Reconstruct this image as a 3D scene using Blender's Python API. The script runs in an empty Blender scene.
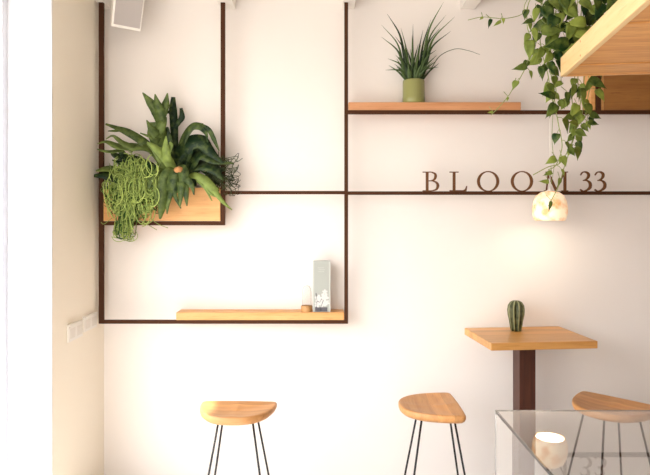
import bpy, math, random
from mathutils import Vector, Matrix
random.seed(7)
PI = math.pi
C = bpy.context.scene
COL = C.collection
F = 600.0; CX = 325.0; HY = 215.0; EYE = 1.75
WY = 3.92            # back wall
FY = 3.80            # metal frame centre plane
LX = -1.444          # left wall

def P(px, py, y):
    return Vector(((px-CX)*y/F, y, EYE-(py-HY)*y/F))

# ------------------------------------------------------------------ mesh builder
class MB:
    def __init__(s): s.v=[]; s.f=[]; s.t=[]; s.smooth=[]
    def add(s, vs, fs, tint=0.5, smooth=False):
        b=len(s.v); s.v += [tuple(v) for v in vs]; s.t += [tint]*len(vs)
        s.f += [tuple(b+i for i in f) for f in fs]; s.smooth += [smooth]*len(fs)
    def box(s, a, b, tint=0.5, M=None):
        x0,x1=sorted((a[0],b[0])); y0,y1=sorted((a[1],b[1])); z0,z1=sorted((a[2],b[2]))
        vs=[Vector(p) for p in ((x0,y0,z0),(x1,y0,z0),(x1,y1,z0),(x0,y1,z0),(x0,y0,z1),(x1,y0,z1),(x1,y1,z1),(x0,y1,z1))]
        if M: vs=[M@v for v in vs]
        s.add(vs,[(0,3,2,1),(4,5,6,7),(0,1,5,4),(1,2,6,5),(2,3,7,6),(3,0,4,7)],tint)
    def lathe(s, prof, c=(0,0,0), n=32, fr=None, cap0=True, cap1=True, tint=0.5):
        vs=[]; fs=[]
        for r,z in prof:
            for k in range(n):
                a=2*PI*k/n; q=fr(a,r,z) if fr else r
                vs.append((c[0]+q*math.cos(a),c[1]+q*math.sin(a),c[2]+z))
        m=len(prof)
        for i in range(m-1):
            for k in range(n):
                k2=(k+1)%n; fs.append((i*n+k,i*n+k2,(i+1)*n+k2,(i+1)*n+k))
        if cap0: fs.append(tuple(reversed(range(n))))
        if cap1: fs.append(tuple((m-1)*n+k for k in range(n)))
        s.add(vs,fs,tint,True)
    def tube(s, pts, r, n=6, tint=0.5):
        pts=[Vector(p) for p in pts]; vs=[]; fs=[]
        up=Vector((0,0,1)); prev=None
        for i,p in enumerate(pts):
            t=(pts[min(i+1,len(pts)-1)]-pts[max(i-1,0)])
            if t.length<1e-9: t=Vector((0,0,1))
            t.normalize()
            if prev is None:
                a=t.cross(up)
                if a.length<.1: a=t.cross(Vector((1,0,0)))
            else: a=prev-t*prev.dot(t)
            if a.length<1e-6: a=t.cross(Vector((1,0,0)))
            a.normalize(); prev=a; b=t.cross(a)
            rr=r[i] if isinstance(r,(list,tuple)) else r
            for k in range(n):
                g=2*PI*k/n; vs.append(p+a*(rr*math.cos(g))+b*(rr*math.sin(g)))
        for i in range(len(pts)-1):
            for k in range(n):
                k2=(k+1)%n; fs.append((i*n+k,i*n+k2,(i+1)*n+k2,(i+1)*n+k))
        fs.append(tuple(reversed(range(n)))); m=len(pts)-1; fs.append(tuple(m*n+k for k in range(n)))
        s.add(vs,fs,tint,True)
    def strap(s, pts, ws, nh=(0,-1,0), fold=.18, tint=.5, th=.0012):
        """leaf blade: ribbon with a folded midrib and real (small) thickness"""
        pts=[Vector(p) for p in pts]; nh=Vector(nh); vs=[]; fs=[]
        m=len(pts)
        for i,p in enumerate(pts):
            t=(pts[min(i+1,m-1)]-pts[max(i-1,0)]).normalized()
            sd=t.cross(nh)
            if sd.length<.05: sd=t.cross(Vector((1,.3,0)))
            sd.normalize(); n=sd.cross(t).normalized()
            w=ws[i]/2
            vs += [p-sd*w+n*(w*fold), p-n*0, p+sd*w+n*(w*fold), p-sd*w*.98+n*(w*fold-th), p-n*th*1.5, p+sd*w*.98+n*(w*fold-th)]
        for i in range(m-1):
            a=i*6; b=a+6
            fs += [(a,a+1,b+1,b),(a+1,a+2,b+2,b+1),(a+3,b+3,b+4,a+4),(a+4,b+4,b+5,a+5),(a,b,b+3,a+3),(a+2,a+5,b+5,b+2)]
        fs += [(0,3,4,1),(1,4,5,2)]
        e=(m-1)*6; fs += [(e,e+1,e+4,e+3),(e+1,e+2,e+5,e+4)]
        s.add(vs,fs,tint,True)
    def build(s, name, mat, parent=None, loc=(0,0,0), rz=0, bevel=0):
        me=bpy.data.meshes.new(name); me.from_pydata(s.v,[],s.f); me.update()
        at=me.attributes.new('tint','FLOAT','POINT'); at.data.foreach_set('value',s.t)
        me.polygons.foreach_set('use_smooth',s.smooth)
        me.materials.append(mat)
        o=bpy.data.objects.new(name,me); COL.objects.link(o)
        o.location=loc; o.rotation_euler=(0,0,rz)
        if parent: o.parent=parent
        if bevel:
            b=o.modifiers.new('bevel','BEVEL'); b.width=bevel; b.segments=2; b.limit_method='ANGLE'
        return o

def catmull(pts, k=6):
    pts=[Vector(p) for p in pts]
    if len(pts)<3: return [pts[0].lerp(pts[-1],i/k) for i in range(k+1)]
    q=[pts[0]*2-pts[1]]+pts+[pts[-1]*2-pts[-2]]; out=[]
    for i in range(1,len(q)-2):
        a,b,c,d=q[i-1:i+3]
        for j in range(k):
            t=j/k; out.append(.5*((2*b)+(c-a)*t+(2*a-5*b+4*c-d)*t*t+(3*b-a-3*c+d)*t**3))
    out.append(pts[-1]); return out
def interp(ws, n):
    out=[]
    for i in range(n):
        u=i/(n-1)*(len(ws)-1); j=min(int(u),len(ws)-2); out.append(ws[j]*(1-(u-j))+ws[j+1]*(u-j))
    return out

def empty(name, loc=(0,0,0), rz=0):
    o=bpy.data.objects.new(name,None); COL.objects.link(o); o.location=loc; o.rotation_euler=(0,0,rz); o.empty_display_size=.05
    return o
def tag(o, label, cat, group=None, kind=None):
    o['label']=label; o['category']=cat
    if group: o['group']=group
    if kind: o['kind']=kind
    return o
def struct(o): o['kind']='structure'; return o

# ------------------------------------------------------------------ materials
def newmat(name):
    m=bpy.data.materials.new(name); m.use_nodes=True
    return m, m.node_tree.nodes, m.node_tree.links, m.node_tree.nodes['Principled BSDF']
def lin(r,g,b):
    f=lambda c:(c/255/12.92) if c/255<=.04045 else ((c/255+.055)/1.055)**2.4
    return (f(r),f(g),f(b),1)
def plain(name, col, rough=.5, metal=0, spec=.5, bump=0, bscale=200):
    m,N,L,b=newmat(name); b.inputs['Base Color'].default_value=col; b.inputs['Roughness'].default_value=rough
    b.inputs['Metallic'].default_value=metal; b.inputs['Specular IOR Level'].default_value=spec
    tc=N.new('ShaderNodeTexCoord'); no=N.new('ShaderNodeTexNoise'); no.inputs['Scale'].default_value=bscale
    L.new(tc.outputs['Object'],no.inputs['Vector'])
    if bump:
        bp=N.new('ShaderNodeBump'); bp.inputs['Strength'].default_value=bump; bp.inputs['Distance'].default_value=.002
        L.new(no.outputs['Fac'],bp.inputs['Height']); L.new(bp.outputs['Normal'],b.inputs['Normal'])
    return m
def plaster(name, col, var=.03):
    m,N,L,b=newmat(name); b.inputs['Roughness'].default_value=.85; b.inputs['Specular IOR Level'].default_value=.2
    tc=N.new('ShaderNodeTexCoord'); no=N.new('ShaderNodeTexNoise'); no.inputs['Scale'].default_value=2.2; no.inputs['Detail'].default_value=5
    L.new(tc.outputs['Object'],no.inputs['Vector'])
    mx=N.new('ShaderNodeMix'); mx.data_type='RGBA'; mx.inputs['A'].default_value=col
    mx.inputs['B'].default_value=(col[0]*(1-var),col[1]*(1-var*1.3),col[2]*(1-var*1.6),1)
    L.new(no.outputs['Fac'],mx.inputs['Factor']); L.new(mx.outputs['Result'],b.inputs['Base Color'])
    n2=N.new('ShaderNodeTexNoise'); n2.inputs['Scale'].default_value=14; n2.inputs['Detail'].default_value=6
    L.new(tc.outputs['Object'],n2.inputs['Vector'])
    bp=N.new('ShaderNodeBump'); bp.inputs['Strength'].default_value=.12; bp.inputs['Distance'].default_value=.01
    L.new(n2.outputs['Fac'],bp.inputs['Height']); L.new(bp.outputs['Normal'],b.inputs['Normal'])
    return m
def wood(name, c1, c2, c3, axis=0, board=0.0, baxis=1, rough=.45, scale=1.0, knots=0):
    """grain runs along axis; boards of width `board` alternate across baxis"""
    m,N,L,b=newmat(name); b.inputs['Roughness'].default_value=rough
    tc=N.new('ShaderNodeTexCoord'); mp=N.new('ShaderNodeMapping')
    sc=[14*scale]*3; sc[axis]=1.1*scale; mp.inputs['Scale'].default_value=sc
    L.new(tc.outputs['Object'],mp.inputs['Vector'])
    vec=mp.outputs['Vector']
    sep=N.new('ShaderNodeSeparateXYZ'); L.new(tc.outputs['Object'],sep.inputs[0])
    rnd=None
    if board:
        d=N.new('ShaderNodeMath'); d.operation='DIVIDE'; d.inputs[1].default_value=board; L.new(sep.outputs[baxis],d.inputs[0])
        fl=N.new('ShaderNodeMath'); fl.operation='FLOOR'; L.new(d.outputs[0],fl.inputs[0])
        wn=N.new('ShaderNodeTexWhiteNoise'); wn.noise_dimensions='1D'; L.new(fl.outputs[0],wn.inputs['W'])
        rnd=wn.outputs['Value']
        ad=N.new('ShaderNodeVectorMath'); ad.operation='ADD'; sc2=N.new('ShaderNodeVectorMath'); sc2.operation='SCALE'; sc2.inputs['Scale'].default_value=9
        L.new(wn.outputs['Color'],sc2.inputs[0]); L.new(vec,ad.inputs[0]); L.new(sc2.outputs[0],ad.inputs[1]); vec=ad.outputs[0]
    no=N.new('ShaderNodeTexNoise'); no.inputs['Scale'].default_value=2.2; no.inputs['Detail'].default_value=6; no.inputs['Distortion'].default_value=.6
    L.new(vec,no.inputs['Vector'])
    cr=N.new('ShaderNodeValToRGB'); cr.color_ramp.elements[0].position=.3; cr.color_ramp.elements[0].color=c2
    cr.color_ramp.elements[1].position=.72; cr.color_ramp.elements[1].color=c1
    L.new(no.outputs['Fac'],cr.inputs['Fac'])
    n3=N.new('ShaderNodeTexNoise'); n3.inputs['Scale'].default_value=8; n3.inputs['Detail'].default_value=3
    L.new(vec,n3.inputs['Vector'])
    r2=N.new('ShaderNodeMapRange'); r2.inputs['From Min'].default_value=.55; r2.inputs['From Max'].default_value=.8; r2.inputs['To Max'].default_value=.6
    L.new(n3.outputs['Fac'],r2.inputs['Value'])
    mx=N.new('ShaderNodeMix'); mx.data_type='RGBA'; L.new(r2.outputs[0],mx.inputs['Factor']); L.new(cr.outputs['Color'],mx.inputs['A']); mx.inputs['B'].default_value=c3
    out=mx.outputs['Result']
    if rnd:
        hs=N.new('ShaderNodeHueSaturation'); mr=N.new('ShaderNodeMapRange'); mr.inputs['To Min'].default_value=.78; mr.inputs['To Max'].default_value=1.15
        L.new(rnd,mr.inputs['Value']); L.new(mr.outputs[0],hs.inputs['Value']); L.new(out,hs.inputs['Color']); out=hs.outputs['Color']
    if knots:
        vo=N.new('ShaderNodeTexVoronoi'); vo.inputs['Scale'].default_value=knots
        m2=N.new('ShaderNodeMapping'); s3=[1.6]*3; s3[axis]=.9; m2.inputs['Scale'].default_value=s3; L.new(tc.outputs['Object'],m2.inputs['Vector']); L.new(m2.outputs[0],vo.inputs['Vector'])
        k=N.new('ShaderNodeMapRange'); k.inputs['From Min'].default_value=.05; k.inputs['From Max'].default_value=.12; k.inputs['To Min'].default_value=.85; k.inputs['To Max'].default_value=0
        L.new(vo.outputs['Distance'],k.inputs['Value'])
        mk=N.new('ShaderNodeMix'); mk.data_type='RGBA'; L.new(k.outputs[0],mk.inputs['Factor']); L.new(out,mk.inputs['A']); mk.inputs['B'].default_value=(c3[0]*.45,c3[1]*.3,c3[2]*.25,1); out=mk.outputs['Result']
    L.new(out,b.inputs['Base Color'])
    bp=N.new('ShaderNodeBump'); bp.inputs['Strength'].default_value=.15; bp.inputs['Distance'].default_value=.002
    L.new(no.outputs['Fac'],bp.inputs['Height']); L.new(bp.outputs['Normal'],b.inputs['Normal'])
    return m
def leafmat(name, dark, light, rough=.42, trans=.25):
    m,N,L,b=newmat(name); b.inputs['Specular IOR Level'].default_value=.3; b.inputs['Roughness'].default_value=rough
    at=N.new('ShaderNodeAttribute'); at.attribute_name='tint'
    tc=N.new('ShaderNodeTexCoord'); no=N.new('ShaderNodeTexNoise'); no.inputs['Scale'].default_value=30; no.inputs['Detail'].default_value=3
    L.new(tc.outputs['Object'],no.inputs['Vector'])
    a=N.new('ShaderNodeMath'); a.operation='MULTIPLY_ADD'; a.inputs[1].default_value=.9; L.new(no.outputs['Fac'],a.inputs[0]); L.new(at.outputs['Fac'],a.inputs[2])
    s=N.new('ShaderNodeMath'); s.operation='SUBTRACT'; s.inputs[1].default_value=.47; s.use_clamp=True; L.new(a.outputs[0],s.inputs[0])
    mx=N.new('ShaderNodeMix'); mx.data_type='RGBA'; mx.inputs['A'].default_value=dark; mx.inputs['B'].default_value=light
    L.new(s.outputs[0],mx.inputs['Factor']); L.new(mx.outputs['Result'],b.inputs['Base Color'])
    tr=N.new('ShaderNodeBsdfTranslucent'); L.new(mx.outputs['Result'],tr.inputs['Color'])
    ms=N.new('ShaderNodeMixShader'); ms.inputs[0].default_value=trans
    L.new(b.outputs[0],ms.inputs[1]); L.new(tr.outputs[0],ms.inputs[2]); L.new(ms.outputs[0],N['Material Output'].inputs['Surface'])
    return m
def glassmat(name, tint=(.985,.995,.99,1), ior=1.45, rough=0.0):
    m,N,L,b=newmat(name); b.inputs['Base Color'].default_value=tint; b.inputs['Roughness'].default_value=rough
    b.inputs['Transmission Weight'].default_value=1; b.inputs['IOR'].default_value=ior
    return m

M={}
M['wall']=plaster('wall_plaster',(.83,.785,.75,1))
M['leftwall']=plaster('left_wall_plaster',(.86,.80,.69,1))
M['letter']=plain('brown_letter_metal',(.13,.050,.016,1),.6,.1,.3)
M['dimwall']=plaster('dimming_wall_brown',(.22,.16,.125,1))
M['ceil']=plaster('ceiling_paint',(.80,.77,.72,1))
M['floor']=plain('floor_concrete',(.58,.55,.51,1),.6,bump=.2,bscale=20)
M['rust']=plain('brown_steel',(.060,.022,.009,1),.7,0,.15,bump=.3,bscale=120)
M['black']=plain('black_rod',(.012,.011,.011,1),.4,.3)
M['oak']=wood('seat_oak',(.66,.34,.125,1),(.54,.245,.08,1),(.36,.15,.045,1),0,.085,1)
M['pine']=wood('pine_shelf',(.62,.31,.15,1),(.50,.22,.09,1),(.36,.14,.05,1),0,scale=1.0)
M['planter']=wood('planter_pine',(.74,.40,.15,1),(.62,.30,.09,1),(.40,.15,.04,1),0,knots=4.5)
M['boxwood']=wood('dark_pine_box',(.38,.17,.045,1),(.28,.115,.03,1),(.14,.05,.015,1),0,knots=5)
M['table']=wood('table_wood',(.68,.36,.12,1),(.56,.27,.075,1),(.38,.16,.04,1),0,.07,1,rough=.35)
M['slab']=wood('hanging_shelf_boards',(.70,.36,.12,1),(.50,.21,.055,1),(.18,.06,.018,1),0,rough=.5,knots=3)
M['fascia']=wood('pale_fascia_board',(.74,.53,.28,1),(.66,.45,.21,1),(.54,.32,.13,1),1,rough=.5)
M['post']=wood('post_dark_wood',(.085,.028,.016,1),(.05,.016,.010,1),(.03,.01,.006,1),2)
M['potg']=plain('green_glaze',(.25,.25,.085,1),.28)
M['cactus']=leafmat('cactus_green',(.016,.024,.006,1),(.32,.32,.16,1),.4,0)
M['stag']=leafmat('staghorn_green',(.006,.024,.007,1),(.30,.40,.09,1),.5,.18)
M['rhip']=leafmat('string_green',(.018,.075,.008,1),(.55,.68,.18,1),.45,.15)
M['rhipd']=leafmat('dark_string_green',(.010,.022,.008,1),(.10,.13,.04,1),.5,.1)
M['spike']=leafmat('spiky_green',(.004,.018,.006,1),(.16,.25,.08,1),.4,.15)
M['poth']=leafmat('pothos_green',(.008,.040,.005,1),(.42,.52,.10,1),.35,.3)
M['stem']=plain('vine_stem',(.28,.33,.10,1),.5)
M['soil']=plain('soil',(.04,.025,.015,1),.9,bump=.8,bscale=60)
M['moss']=plain('brown_bud',(.45,.22,.08,1),.8,bump=.6,bscale=80)
M['white']=plain('white_plastic',(.80,.77,.72,1),.4)
M['grille']=plain('grey_grille',(.42,.38,.36,1),.6,bump=.5,bscale=500)
M['frame_white']=plain('white_lacquer',(.70,.72,.78,1),.5)
M['glass']=glassmat('case_glass',(.99,.995,.99,1),1.5)
M['dome']=glassmat('clear_dome',(.98,.98,.97,1),1.12)
M['winglass']=glassmat('window_glass',(1,1,1,1),1.1)
M['carton']=plain('grey_carton',(.36,.38,.35,1),.5)
M['cartonedge']=plain('pale_carton_side',(.48,.50,.46,1),.5)
M['petal']=plain('printed_petal',(.62,.62,.60,1),.6)
M['darkprint']=plain('printed_dark_ink',(.09,.085,.10,1),.6)  # dark ink of the printed stems and lower band
M['cork']=wood('small_wood_base',(.50,.27,.10,1),(.38,.19,.06,1),(.25,.1,.03,1),0)
M['cable']=plain('white_cable',(.8,.77,.7,1),.5)
M['socketdark']=plain('socket_recess',(.72,.68,.62,1),.5)
M['casebase']=plain('case_base_panel',(.30,.22,.17,1),.5)

# ------------------------------------------------------------------ room
RX=2.62; BY=-2.6; CZ=3.30; RY=3.18; TH=.33; HEAD=2.95
m=MB(); m.box((LX-.02,WY,-.02),(RX,WY+.2,CZ)); struct(m.build('wall_back',M['wall']))
m=MB(); m.box((LX-TH,RY,0),(LX,WY+.2,CZ)); m.box((LX-TH,BY,HEAD),(LX,RY,CZ)); m.box((LX-TH,BY,0),(LX,-1.6,HEAD))
struct(m.build('wall_left',M['leftwall']))
m=MB(); m.box((RX,BY,0),(RX+.2,WY+.2,CZ)); struct(m.build('wall_right',M['dimwall']))  # unseen wall, set close and dark to dim the lower right
m=MB(); m.box((LX-TH,BY,-.15),(RX+.2,WY+.2,0)); struct(m.build('floor',M['floor']))
m=MB(); m.box((LX-TH,BY,CZ),(RX+.2,WY+.2,CZ+.15)); struct(m.build('ceiling',M['ceil']))
m=MB()   # unseen rear wall, shaped for light: open at left, solid right dims room
m.box((LX,BY,2.7),(RX,BY+.2,CZ)); m.box((LX,BY,0),(LX+.3,BY+.2,2.7)); m.box((RX-.3,BY,0),(RX,BY+.2,2.7)); m.box((.1,BY,0),(RX-.3,BY+.2,2.7))
struct(m.build('wall_rear',M['wall']))
m=MB(); m.box((LX-TH+.096,RY-.012,.0),(LX-.0005,RY-.0005,HEAD-.001)); struct(m.build('trim_8',M['frame_white']))
# window in the left wall
w=empty('window_1',(LX-TH,0,0)); struct(w)
m=MB(); FX=.095
m.box((0,RY-.06,.02),(FX,RY-.001,HEAD)); m.box((0,-1.6,.02),(FX,-1.54,HEAD)); m.box((0,.76,.02),(FX,.82,HEAD)); m.box((0,-1.54,HEAD-.06),(FX,RY-.06,HEAD-.001)); m.box((0,-1.54,.001),(FX,RY-.06,.07))
m.build('window_frame',M['frame_white'],w,bevel=.004)
# ceiling joists
beams=[(96,112),(221,236),(342,354.5),(460,475),(582,597)]
for i,(a,b) in enumerate(beams):
    x0=(a-CX)*WY/F; x1=(b-CX)*WY/F
    if i==0: x0=LX+.001
    m=MB(); m.box((x0,BY+.2,3.093),(x1,WY-.001,CZ-.001)); struct(m.build('trim_%d'%(i+1),M['ceil'],bevel=.004))

# ------------------------------------------------------------------ welded wall frame
fr=empty('wall_frame',(0,FY,0)); tag(fr,'brown steel bar frame of open rectangles fixed along the white back wall','wall frame')
fy0,fy1=FY-.011,FY+.011
def zf(py): return EYE-(py-HY)*fy0/F
def xf(px): return (px-CX)*fy0/F
def vbar(x0,x1,ytop,ybot):
    m=MB(); m.box((xf(x0),-.011,zf(ybot)),(xf(x1),.011,zf(ytop))); m.build('upright_bar',M['rust'],fr)
def hbar(x0,x1,y0,y1):
    m=MB(); m.box((xf(x0),-.011,zf(y1)),(xf(x1),.011,zf(y0))); m.build('cross_bar',M['rust'],fr)
vbar(98.6,103.2,-8,323.8)
vbar(220.6,224.8,-8,225.3)
vbar(344.4,348.1,-8,323.8)
m=MB(); m.box((xf(596.6),-.011,zf(110.2)),(xf(601),-.0005,zf(59.5))); m.build('upright_bar',M['rust'],fr)
hbar(103.2,220.6,221.2,225.3)
hbar(103.2,344.4,320.2,323.8)
hbar(224.8,344.4,190.9,194.2); hbar(348.1,732,191.3,194.8)
hbar(348.1,732,110.2,113.9)
hbar(601,732,56,59.5)
# shelves on the frame
def shelf(x0,x1,ybar,th,label,mat='pine'):
    zb=zf(ybar); m=MB(); X0,X1=xf(x0),xf(x1)
    m.box((0,0,0),(X1-X0,WY-.002-fy0,th))
    o=m.build('wall_shelf',M[mat],None,(X0,fy0,zb),0,bevel=.003); tag(o,label,'shelf','pine boards on the wall frame'); return zb+th
zlow=shelf(176,344.2,320.2,.049,'pine shelf board on the lower left crossbar, holding a tall carton','planter')
zup=shelf(348.5,521,110.2,.051,'pine shelf board on the top crossbar, holding the green potted plant')

# ------------------------------------------------------------------ planter boxes
def planter(x0,x1,ytop,ybar,mat,label,name='planter_box',yf=None):
    X0,X1=xf(x0),xf(x1); zb=zf(ybar); H=zf(ytop)-zb; D=WY-.004-fy0
    if yf: pass
    r=empty(name,(X0,fy0,zb)); tag(r,label,'planter','wooden boxes held in the wall frame')
    m=MB(); W=X1-X0; t=.018
    m.box((0,.0,0),(W,t,H)); m.build('front_board',mat,r,bevel=.002)
    m=MB(); m.box((0,D-t,0),(W,D,H)); m.build('back_board',mat,r)
    for a in (0,W-t):
        m=MB(); m.box((a,t,0),(a+t,D-t,H)); m.build('end_board',mat,r)
    m=MB(); m.box((t,t,0),(W-t,D-t,.015)); m.build('bottom_board',mat,r)
    m=MB(); n=14
    vs=[];fs=[]
    for i in range(n+1):
        for j in range(4):
            vs.append((t+(W-2*t)*i/n,t+(D-2*t)*j/3,H-.03+random.uniform(-.008,.008)))
    for i in range(n):
        for j in range(3): fs.append((i*4+j,(i+1)*4+j,(i+1)*4+j+1,i*4+j+1))
    m.add(vs,fs,smooth=True); m.build('soil',M['soil'],r)
planter(103.4,220.4,187.5,221,M['planter'],'pale pine planter box full of ferns in the left frame')
# the box on the right stands behind the upright, a little farther back
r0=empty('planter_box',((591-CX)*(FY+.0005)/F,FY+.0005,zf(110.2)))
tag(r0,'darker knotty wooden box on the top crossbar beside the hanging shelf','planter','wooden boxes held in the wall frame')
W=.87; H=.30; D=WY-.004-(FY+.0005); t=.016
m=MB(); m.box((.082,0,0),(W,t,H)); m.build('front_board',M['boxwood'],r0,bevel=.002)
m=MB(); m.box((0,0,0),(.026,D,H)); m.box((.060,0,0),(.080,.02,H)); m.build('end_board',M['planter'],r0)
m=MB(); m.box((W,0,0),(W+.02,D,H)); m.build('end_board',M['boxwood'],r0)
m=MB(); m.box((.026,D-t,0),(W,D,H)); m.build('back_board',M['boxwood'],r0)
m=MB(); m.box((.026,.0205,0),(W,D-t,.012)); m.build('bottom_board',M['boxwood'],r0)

# ------------------------------------------------------------------ sign BLOOM33
sg=empty('letter_sign',(xf(422.5),FY,zf(191.2))); tag(sg,'brown cut-out metal serif letters reading BLOOM 33 standing on the middle crossbar','sign')
U=fy0/F
def letter(x0,build):
    m=MB()
    ly=[0]
    def poly(pts,close=None):
        k=ly[0]; ly[0]+=1; d0=-.005-.00025*k; d1=.005+.00025*k
        n=len(pts); vs=[(p[0]*U,d0,p[1]*U) for p in pts]+[(p[0]*U,d1,p[1]*U) for p in pts]
        fs=[tuple(range(n)),tuple(reversed(range(n,2*n)))]+[(i,n+i,n+(i+1)%n,(i+1)%n) for i in range(n)]
        m.add(vs,fs)
    def rect(a,b,c,d): poly([(a,b),(c,b),(c,d),(a,d)])
    def stroke(pts,ws,k=7):
        q=catmull([Vector((p[0],p[1],0)) for p in pts],k); w=interp(ws,len(q)); kk=ly[0]; ly[0]+=1
        d0=-.005-.00025*kk; d1=-d0; vs=[];fs=[]
        for i,p in enumerate(q):
            t=(q[min(i+1,len(q)-1)]-q[max(0,i-1)]).normalized(); s=Vector((-t.y,t.x,0))*w[i]/2
            for pp in (p-s,p+s):
                vs += [(pp.x*U,d0,pp.y*U),(pp.x*U,d1,pp.y*U)]
        for i in range(len(q)-1):
            a=i*4;b=a+4; fs += [(a,a+2,b+2,b),(a+1,b+1,b+3,a+3),(a,b,b+1,a+1),(a+2,a+3,b+3,b+2)]
        fs += [(0,1,3,2),(len(q)*4-4,len(q)*4-2,len(q)*4-1,len(q)*4-3)]
        m.add(vs,fs)
    def ring(cx,cy,rx,ry,ix,iy,n=36):
        vs=[];fs=[]
        for k in range(n):
            a=2*PI*k/n
            for rr in ((rx,ry),(ix,iy)):
                for d in (-.005,.005): vs.append(((cx+rr[0]*math.cos(a))*U,d,(cy+rr[1]*math.sin(a))*U))
        for k in range(n):
            a=k*4;b=((k+1)%n)*4
            fs += [(a,b,b+2,a+2),(a+1,a+3,b+3,b+1),(a,a+1,b+1,b),(a+2,b+2,b+3,a+3)]
        m.add(vs,fs)
    build(rect,stroke,ring,poly)
    m.build('letter',M['letter'],sg,((x0-422.5)*U,0,0))
def Bl(rect,stroke,ring,poly):
    rect(3.2,0,5.9,19.6); rect(0,0,6.5,1.0); rect(0,18.7,6.5,19.7)
    stroke([(5,19.2),(9,19.1),(12.4,17.4),(13,14.8),(11.6,11.8),(8.5,10.6),(5,10.4)],[1,1,2,2.6,2,1,1])
    stroke([(5,10.4),(10,10.3),(14,8.6),(15.3,5.5),(13.8,2),(9.6,.6),(5,.5)],[1,1,2,2.7,2,1,1])
def Ll(rect,stroke,ring,poly):
    rect(3.2,0,5.9,19.6); rect(0,18.7,9,19.7); rect(0,0,16,1.1); poly([(13.6,1.0),(16.9,0.0),(17.7,5.4),(16.9,5.4),(15.6,2.2)])
def Ol(rect,stroke,ring,poly): ring(11.1,9.9,11.1,10.4,8.3,9.3)
def Ml(rect,stroke,ring,poly):
    stroke([(2.3,0),(4.4,19.4)],[1.2,1.2]); stroke([(3.6,19.4),(12.2,.6)],[2.7,2.3]); stroke([(12,.6),(20.4,19.4)],[1.2,1.2]); rect(19.6,0,22.2,19.6)
    rect(0,0,5,.9); rect(1.6,18.8,5,19.7); rect(17.6,0,24,.9); rect(19.6,18.8,23.8,19.7)
def Tl(rect,stroke,ring,poly):
    stroke([(.9,16.2),(3,18.9),(6.2,19.3),(8.8,17.4),(8.8,14.6),(6.8,12),(3.6,10.7)],[1.1,1.1,1.6,2.5,2.5,1.6,.9])
    stroke([(3.6,10.9),(7.6,10.6),(10.5,8),(10.5,4),(7.6,1.2),(3.6,.1),(.6,1.6)],[.9,1.4,2.6,2.8,1.8,1.1,1.5])
for x,b in ((422.9,Bl),(449.9,Ll),(477.5,Ol),(511.4,Ol),(544.7,Ml),(580.3,Tl),(594.9,Tl)): letter(x,b)

# ------------------------------------------------------------------ staghorn fern
sf=empty('staghorn_fern',P(172,188,3.84)); tag(sf,'big dark green antler-leaved fern rising from the pine planter box','fern')
O=sf.location.copy()
def frond(branches, tint, nh=(0,-1,.15), fold=.22):
    m=MB()
    for pts,ws in branches:
        q=catmull([P(*p)-O for p in pts],6); w=[x*3.8/F for x in interp(ws,len(q))]
        m.strap(q,w,nh,fold,tint+random.uniform(-.04,.04),th=.002)
    m.build('frond',M['stag'],sf)
# top fan
frond([([(163,182,3.84),(162,150,3.8),(161,128,3.77),(160,116,3.75)],[2,4,6,13]),
       ([(160.5,121,3.755),(157,112,3.74),(150,102,3.73),(142.5,92.5,3.72)],[9,11,8,1]),
       ([(160.5,121,3.752),(160,112,3.735),(157.5,104,3.72),(155,94,3.7)],[9,10,8,1]),
       ([(160.5,121,3.75),(163,112,3.74),(166,104,3.74),(167.5,93,3.73)],[9,10,8,1])],.26)
# grey green shield below it
frond([([(165,180,3.84),(160,150,3.79),(157,133,3.77),(156,122,3.76)],[3,12,19,12]),
       ([(158,136,3.77),(152,130,3.75),(146.5,120,3.74)],[12,8,1]),
       ([(158,132,3.77),(163,124,3.76),(166,117,3.76)],[12,8,2]),
       ([(159,142,3.77),(150,137,3.74),(140,133,3.72)],[8,3,1])],.34,(.2,-1,.3))
frond([([(170,185,3.84),(170,158,3.8),(168,142,3.78),(167,127,3.78)],[4,12,13,3])],.12,(-.3,-1,.1))
# dark clubs
frond([([(176,186,3.86),(175,150,3.85),(174,125,3.84),(173,110,3.84),(173.3,97,3.83)],[4,7,8,8,4]),
       ([(174,128,3.84),(179,122,3.83),(182,117,3.82),(181,108,3.82)],[5,5,6,3]),
       ([(173,116,3.84),(169,112,3.83),(167,113,3.83)],[4,3,2])],.04,(.2,-1,0))
# long left
frond([([(170,180,3.83),(160,160,3.78),(145,144,3.73),(128,133,3.70),(116,128,3.69),(105.5,124,3.68)],[6,9,10,9,5,2]),
       ([(140,140,3.72),(127,131,3.69),(115,131,3.68),(108,131,3.68)],[8,5,3,1])],.24,(0,-.8,.6))
frond([([(168,180,3.83),(158,158,3.76),(146,149,3.71),(132,148,3.68),(118,147,3.66),(106,142,3.65),(97,144,3.64)],[6,9,10,13,9,4,1]),
       ([(134,150,3.68),(122,143,3.66),(113,136,3.65),(106,139,3.64)],[11,6,3,1]),
       ([(124,150,3.67),(112,152,3.65),(103,151,3.64),(97,149,3.63)],[7,5,3,1])],.42,(0,-.7,.7))
frond([([(166,182,3.84),(150,168,3.8),(133,160,3.76),(116,156,3.73),(110,151,3.72)],[7,12,10,6,1]),
       ([(136,162,3.76),(122,163,3.73),(112,160,3.72)],[8,5,1])],.03,(0,-1,.4))
frond([([(160,184,3.84),(146,170,3.8),(132,166,3.76),(120,150,3.74),(113,146,3.73)],[7,10,9,5,1])],.10,(0,-1,.4))
# pale wide leaves at the left edge
frond([([(140,182,3.8),(124,176,3.74),(110,170,3.7),(96,171,3.66)],[8,15,13,3])],.62,(0,-.6,.8))
frond([([(140,186,3.8),(120,180,3.72),(106,176,3.68),(94,176,3.66)],[8,11,10,3])],.05,(0,-.9,.5))
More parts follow.
